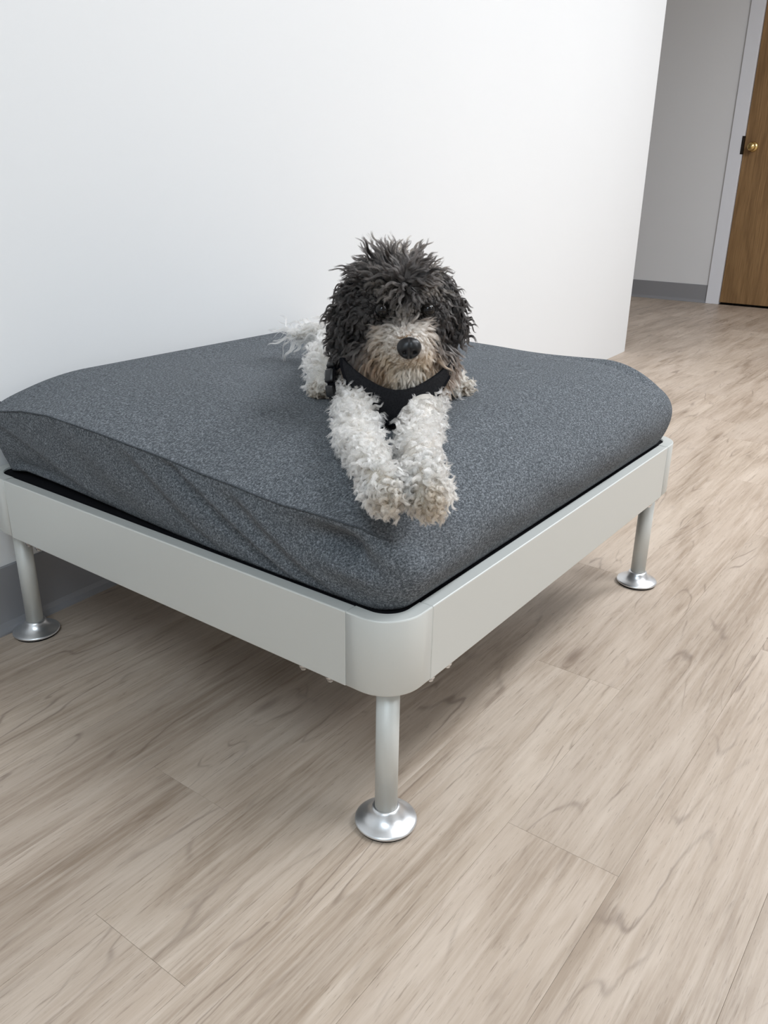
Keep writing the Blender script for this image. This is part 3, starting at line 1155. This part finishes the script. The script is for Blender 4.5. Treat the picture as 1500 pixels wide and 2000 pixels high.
def groom_muzzle(P, N):
    n = len(P)
    L = headloc(P)
    nz = smooth_noise(P, 110, 17)
    x_ = L[:, 0] - 0.005
    sgn = np.tanh(x_ / 0.008)[:, None]
    top = st(-0.028, -0.010, L[:, 2])[:, None]
    D = unit(N * 0.36 + HXn * sgn * 0.55 + DOWN * (1.0 - 1.1 * top) - HFn * 0.30 + nz * 0.20)
    dn = np.linalg.norm(L - np.array([0.006, 0.092, -0.029]), axis=1)
    near = st(0.014, 0.045, dn)
    ln = (0.006 + 0.022 * near) * rng.uniform(0.8, 1.1, n)
    side = st(0.010, 0.034, np.abs(x_))
    low = st(-0.024, -0.048, L[:, 2])
    base = lerp(PALE * 0.95, TAN, np.clip(side * 0.6 + low * 0.75, 0, 1))
    back = st(0.076, 0.036, L[:, 1])
    col = lerp_rows(base, BROWN * 1.0, back * 0.9)
    dark = np.exp(-(x_ / 0.024) ** 2) * st(-0.012, 0.002, L[:, 2])
    col = lerp_rows(col, ASH * 1.1, dark)
    return D, ln, col, np.full(n, 0.0018), np.full(n, 1.0), np.full(n, 0.55)


def groom_chin(P, N):
    n = len(P)
    L = headloc(P)
    nz = smooth_noise(P, 110, 18)
    D = unit(N * 0.35 + DOWN * 0.9 + HFn * 0.05 + nz * 0.22)
    ln = (0.020 + 0.014 * st(0.06, 0.02, L[:, 1])) * rng.uniform(0.7, 1.15, n)
    ctr = np.exp(-((L[:, 0] - 0.012) / 0.022) ** 2)
    out = st(0.022, 0.045, np.abs(L[:, 0] - 0.006))
    col = lerp(TAN * 0.8, np.array((0.66, 0.52, 0.40)), ctr)
    col = lerp_rows(col, np.array((0.30, 0.155, 0.08)), np.exp(-((L[:, 0] + 0.022) / 0.012) ** 2) * 0.6)
    col = lerp_rows(col, BROWN * 1.3, out * 0.8)
    return D, ln, col, np.full(n, 0.0014), np.full(n, 0.8), np.full(n, 0.4)


nobib = lambda P, N: ~in_bib(headloc(P), 0.004)
vis = lambda P, N: P[:, 2] > 0.458
fur('body_fur', *roots(['body'], 60000, nobib), groom_body, per=28, radius=0.00025, clump=0.7, label='white curly coat')
fur('leg_fur', *roots(['arm'], 42000, lambda P, N: nobib(P, N)), groom_arm, per=28, radius=0.00024, clump=0.7, label='white curly foreleg hair')
fur('paw_fur', *roots(['paw', 'toe'], 26000), groom_paw, per=36, radius=0.00026, clump=0.68, label='cream paw hair with brown tips')
fur('hind_paw_fur', *roots(['hind'], 9000), groom_hind, per=30, radius=0.00028, label='cream and grey hind paw hair')
fur('tail_fur', *roots(['tail'], 3000), groom_tail, per=16, radius=0.00032, label='long white tail hair')
fur('head_fur', *roots(['skull'], 46000, lambda P, N: headloc(P)[:, 2] > -0.045), groom_skull, per=46, radius=0.00022, clump=0.82, label='dark grey curly topknot')
fur('ear_fur', *roots(['ear'], 18000), groom_ear, per=36, radius=0.00022, clump=0.8, label='near black hanging ear hair')
fur('cheek_fur', *roots(['cheek'], 26000), groom_cheek, per=40, radius=0.00021, clump=0.7, label='brown grey cheek hair')
fur('muzzle_fur', *roots(['muzzle'], 15000), groom_muzzle, per=22, radius=0.00019, clump=0.55, label='pale and tan moustache')
fur('beard_fur', *roots(['chin'], 24000), groom_chin, per=32, radius=0.00020, clump=0.65, label='tan beard')

# skin: a coat colour under the hair
skincol = {'body': WHITE * .8, 'arm': WHITE * .8, 'paw': CREAM * .7, 'toe': DIRTY, 'hind': DIRTY, 'tail': WHITE * .8, 'skull': DARK * .6, 'ear': DARK * .4, 'cheek': ASH * .6, 'muzzle': TAN * .5, 'chin': TAN * .5}
at_ = me.attributes.new('coat', 'FLOAT_COLOR', 'POINT')
cc = np.ones((nv, 4), np.float32)
for r_, c_ in skincol.items():
    cc[vreg == r_, :3] = c_
at_.data.foreach_set('color', cc.ravel())
me.materials.clear(); me.materials.append(MAT['skin'])
me.transform(DI)
me.polygons.foreach_set('use_smooth', [True] * len(me.polygons))
body = bpy.data.objects.new('body', me)
C.objects.link(body); body.parent = dog


def local_blob(fn, nu=28, nvv=18):
    """a closed surface fn(a, b) > head-axis point; a around, b pole to pole"""
    bm = bmesh.new()
    rows = []
    for j in range(1, nvv):
        rows.append([bm.verts.new(hd(*fn(2 * pi * i / nu, pi * j / nvv))) for i in range(nu)])
    n0, n1 = bm.verts.new(hd(*fn(0, 0))), bm.verts.new(hd(*fn(0, pi)))
    for a, b in zip(rows, rows[1:]):
        for i in range(nu):
            bm.faces.new((a[i], a[(i + 1) % nu], b[(i + 1) % nu], b[i]))
    for i in range(nu):
        bm.faces.new((n0, rows[0][(i + 1) % nu], rows[0][i]))
        bm.faces.new((n1, rows[-1][i], rows[-1][(i + 1) % nu]))
    bmesh.ops.recalc_face_normals(bm, faces=bm.faces)
    return bm


def nose_fn(a, b):
    x_, z_ = sin(b) * cos(a), cos(b)
    y_ = sin(b) * sin(a)
    wx = 0.0160 * (1 + 0.10 * z_)                    # wider at the top
    p = [wx * x_, 0.0125 * y_, 0.0142 * z_]
    if y_ > 0:                                       # flatten the pad, dent the nostrils and the groove
        p[1] *= 0.92
        for s in (-1, 1):
            dx, dz = p[0] - s * 0.0066, p[2] + 0.0042
            p[1] -= 0.0075 * exp(-((dx / 0.0030) ** 2 + (dz / 0.0030) ** 2))
            p[1] += 0.0012 * exp(-(((p[0] - s * 0.0095) / 0.004) ** 2 + ((p[2] + 0.002) / 0.006) ** 2))
        p[1] -= 0.0022 * exp(-(p[0] / 0.0014) ** 2) * (1 if p[2] < 0.002 else 0.3)
    return (0.006 + p[0], 0.0945 + p[1], -0.0285 + p[2])


dogobj('nose', local_blob(nose_fn, 56, 40), MAT['nose'], label='black nose')
for s, ex in ((-1, -0.0265), (1, 0.0345)):
    dogobj('eye', local_blob(lambda a, b: (ex + 0.0092 * sin(b) * cos(a), 0.0595 + 0.0090 * sin(b) * sin(a), 0.0150 + 0.0090 * cos(b)), 24, 16), MAT['eye'], label='dark eye')
mp = [hd(0.006 + 0.024 * t, 0.080 - 0.030 * t * t, -0.0490 - 0.004 * abs(t) + 0.004 * t * t) for t in np.linspace(-1, 1, 15)]
dogobj('mouth', tube(bmesh.new(), mp, 0.0016, 6), MAT['nose'])

# harness: padded mesh bib, edge binding, side strap and buckle
har = empty('harness', (0, 0, 0)); har.parent = dog; har['label'] = 'black mesh harness'
NU_, NV_ = 26, 30
bm = bmesh.new()
grid = []
edge = []
for j in range(NV_ + 1):
    row = []
    for i in range(NU_ + 1):
        s_ = 2 * i / NU_ - 1
        zt_ = -0.086 + 0.036 * s_ * s_
        z = zt_ + (-0.134 - zt_) * j / NV_
        hw, cx = bib_half(np.array([z])); hw, cx = float(hw[0]), float(cx[0])
        x_ = cx + hw * s_
        q = 1 - ((x_ - BC[0]) / BR[0]) ** 2 - ((z - BC[2]) / BR[2]) ** 2 * 0.55
        y_ = BC[1] + BR[1] * sqrt(max(0.02, q))
        row.append(hd(x_, y_, z))
    grid.append(row)
nrm = lambda p: ((p - hd(*BC)) * 1.0).normalized()
fv = [[bm.verts.new(p) for p in r] for r in grid]
bv = [[bm.verts.new(p - nrm(p) * 0.006) for p in r] for r in grid]
for j in range(NV_):
    for i in range(NU_):
        bm.faces.new((fv[j][i], fv[j + 1][i], fv[j + 1][i + 1], fv[j][i + 1]))
        bm.faces.new((bv[j][i], bv[j][i + 1], bv[j + 1][i + 1], bv[j + 1][i]))
bmesh.ops.recalc_face_normals(bm, faces=bm.faces)
dogobj('chest_bib', bm, MAT['mesh'], har)
rim_ = [r[0] for r in grid] + grid[-1][1:-1] + [r[-1] for r in grid[::-1]]
dogobj('edge_binding', tube(bmesh.new(), [p - nrm(p) * 0.003 for p in rim_], 0.0040, 8), MAT['black'], har)
# strap round the chest behind the left shoulder, and its buckle
def px3(px, py, D):
    return CAM + FWD * D + RGT * ((px - 750) / FPX * D) - UPV * ((py - 1000) / FPX * D)
sp = [px3(664, 696, 1.18), px3(653, 706, 1.16), px3(648, 722, 1.145), px3(647, 750, 1.14), px3(650, 775, 1.145), px3(656, 794, 1.16)]


def ribbon(bm, pts, wdir, wd_, th):
    vs = []
    for i, p in enumerate(pts):
        t = (pts[min(i + 1, len(pts) - 1)] - pts[max(i - 1, 0)]).normalized()
        s = (wdir - t * wdir.dot(t)).normalized()
        m = t.cross(s)
        vs.append([bm.verts.new(p + s * a * wd_ / 2 + m * b * th / 2) for a, b in ((-1, -1), (1, -1), (1, 1), (-1, 1))])
    for a, b in zip(vs, vs[1:]):
        for k in range(4): bm.faces.new((a[k], a[(k + 1) % 4], b[(k + 1) % 4], b[k]))
    bm.faces.new(vs[0]); bm.faces.new(vs[-1][::-1])
    bmesh.ops.recalc_face_normals(bm, faces=bm.faces)
    return bm


wdir = (RGT * 0.75 - FWD * 0.5).normalized()
dogobj('side_strap', ribbon(bmesh.new(), sp, wdir, 0.011, 0.003), MAT['black'], har, False)
bm = bmesh.new()
for (a, b), wdt in (((sp[1], sp[2]), 0.0125), ((sp[2], sp[3]), 0.0135), ((sp[3], sp[4]), 0.0125)):
    ax = (b - a); ln = ax.length; ax.normalize()
    s = (wdir - ax * wdir.dot(ax)).normalized(); m_ = ax.cross(s)
    if m_.dot(FWD) > 0: m_ = -m_
    b0 = bmesh.new(); box(b0, -wdt / 2, wdt / 2, -0.0045, 0.0045, -ln * 0.47, ln * 0.47, bev=0.003, seg=3)
    R_ = Matrix((s, -m_, ax)).transposed().to_4x4(); R_.translation = (a + b) / 2 + m_ * 0.004
    b0.transform(R_)
    t_ = bpy.data.meshes.new('t'); b0.to_mesh(t_); b0.free(); bm.from_mesh(t_); bpy.data.meshes.remove(t_)
dogobj('buckle', bm, MAT['plastic'], har, True)
lp = [px3(658, 724, 1.15), px3(666, 718, 1.148), px3(672, 708, 1.145), px3(674, 697, 1.14)]
dogobj('strap_loop', ribbon(bmesh.new(), lp, wdir, 0.006, 0.002), MAT['black'], har, False)
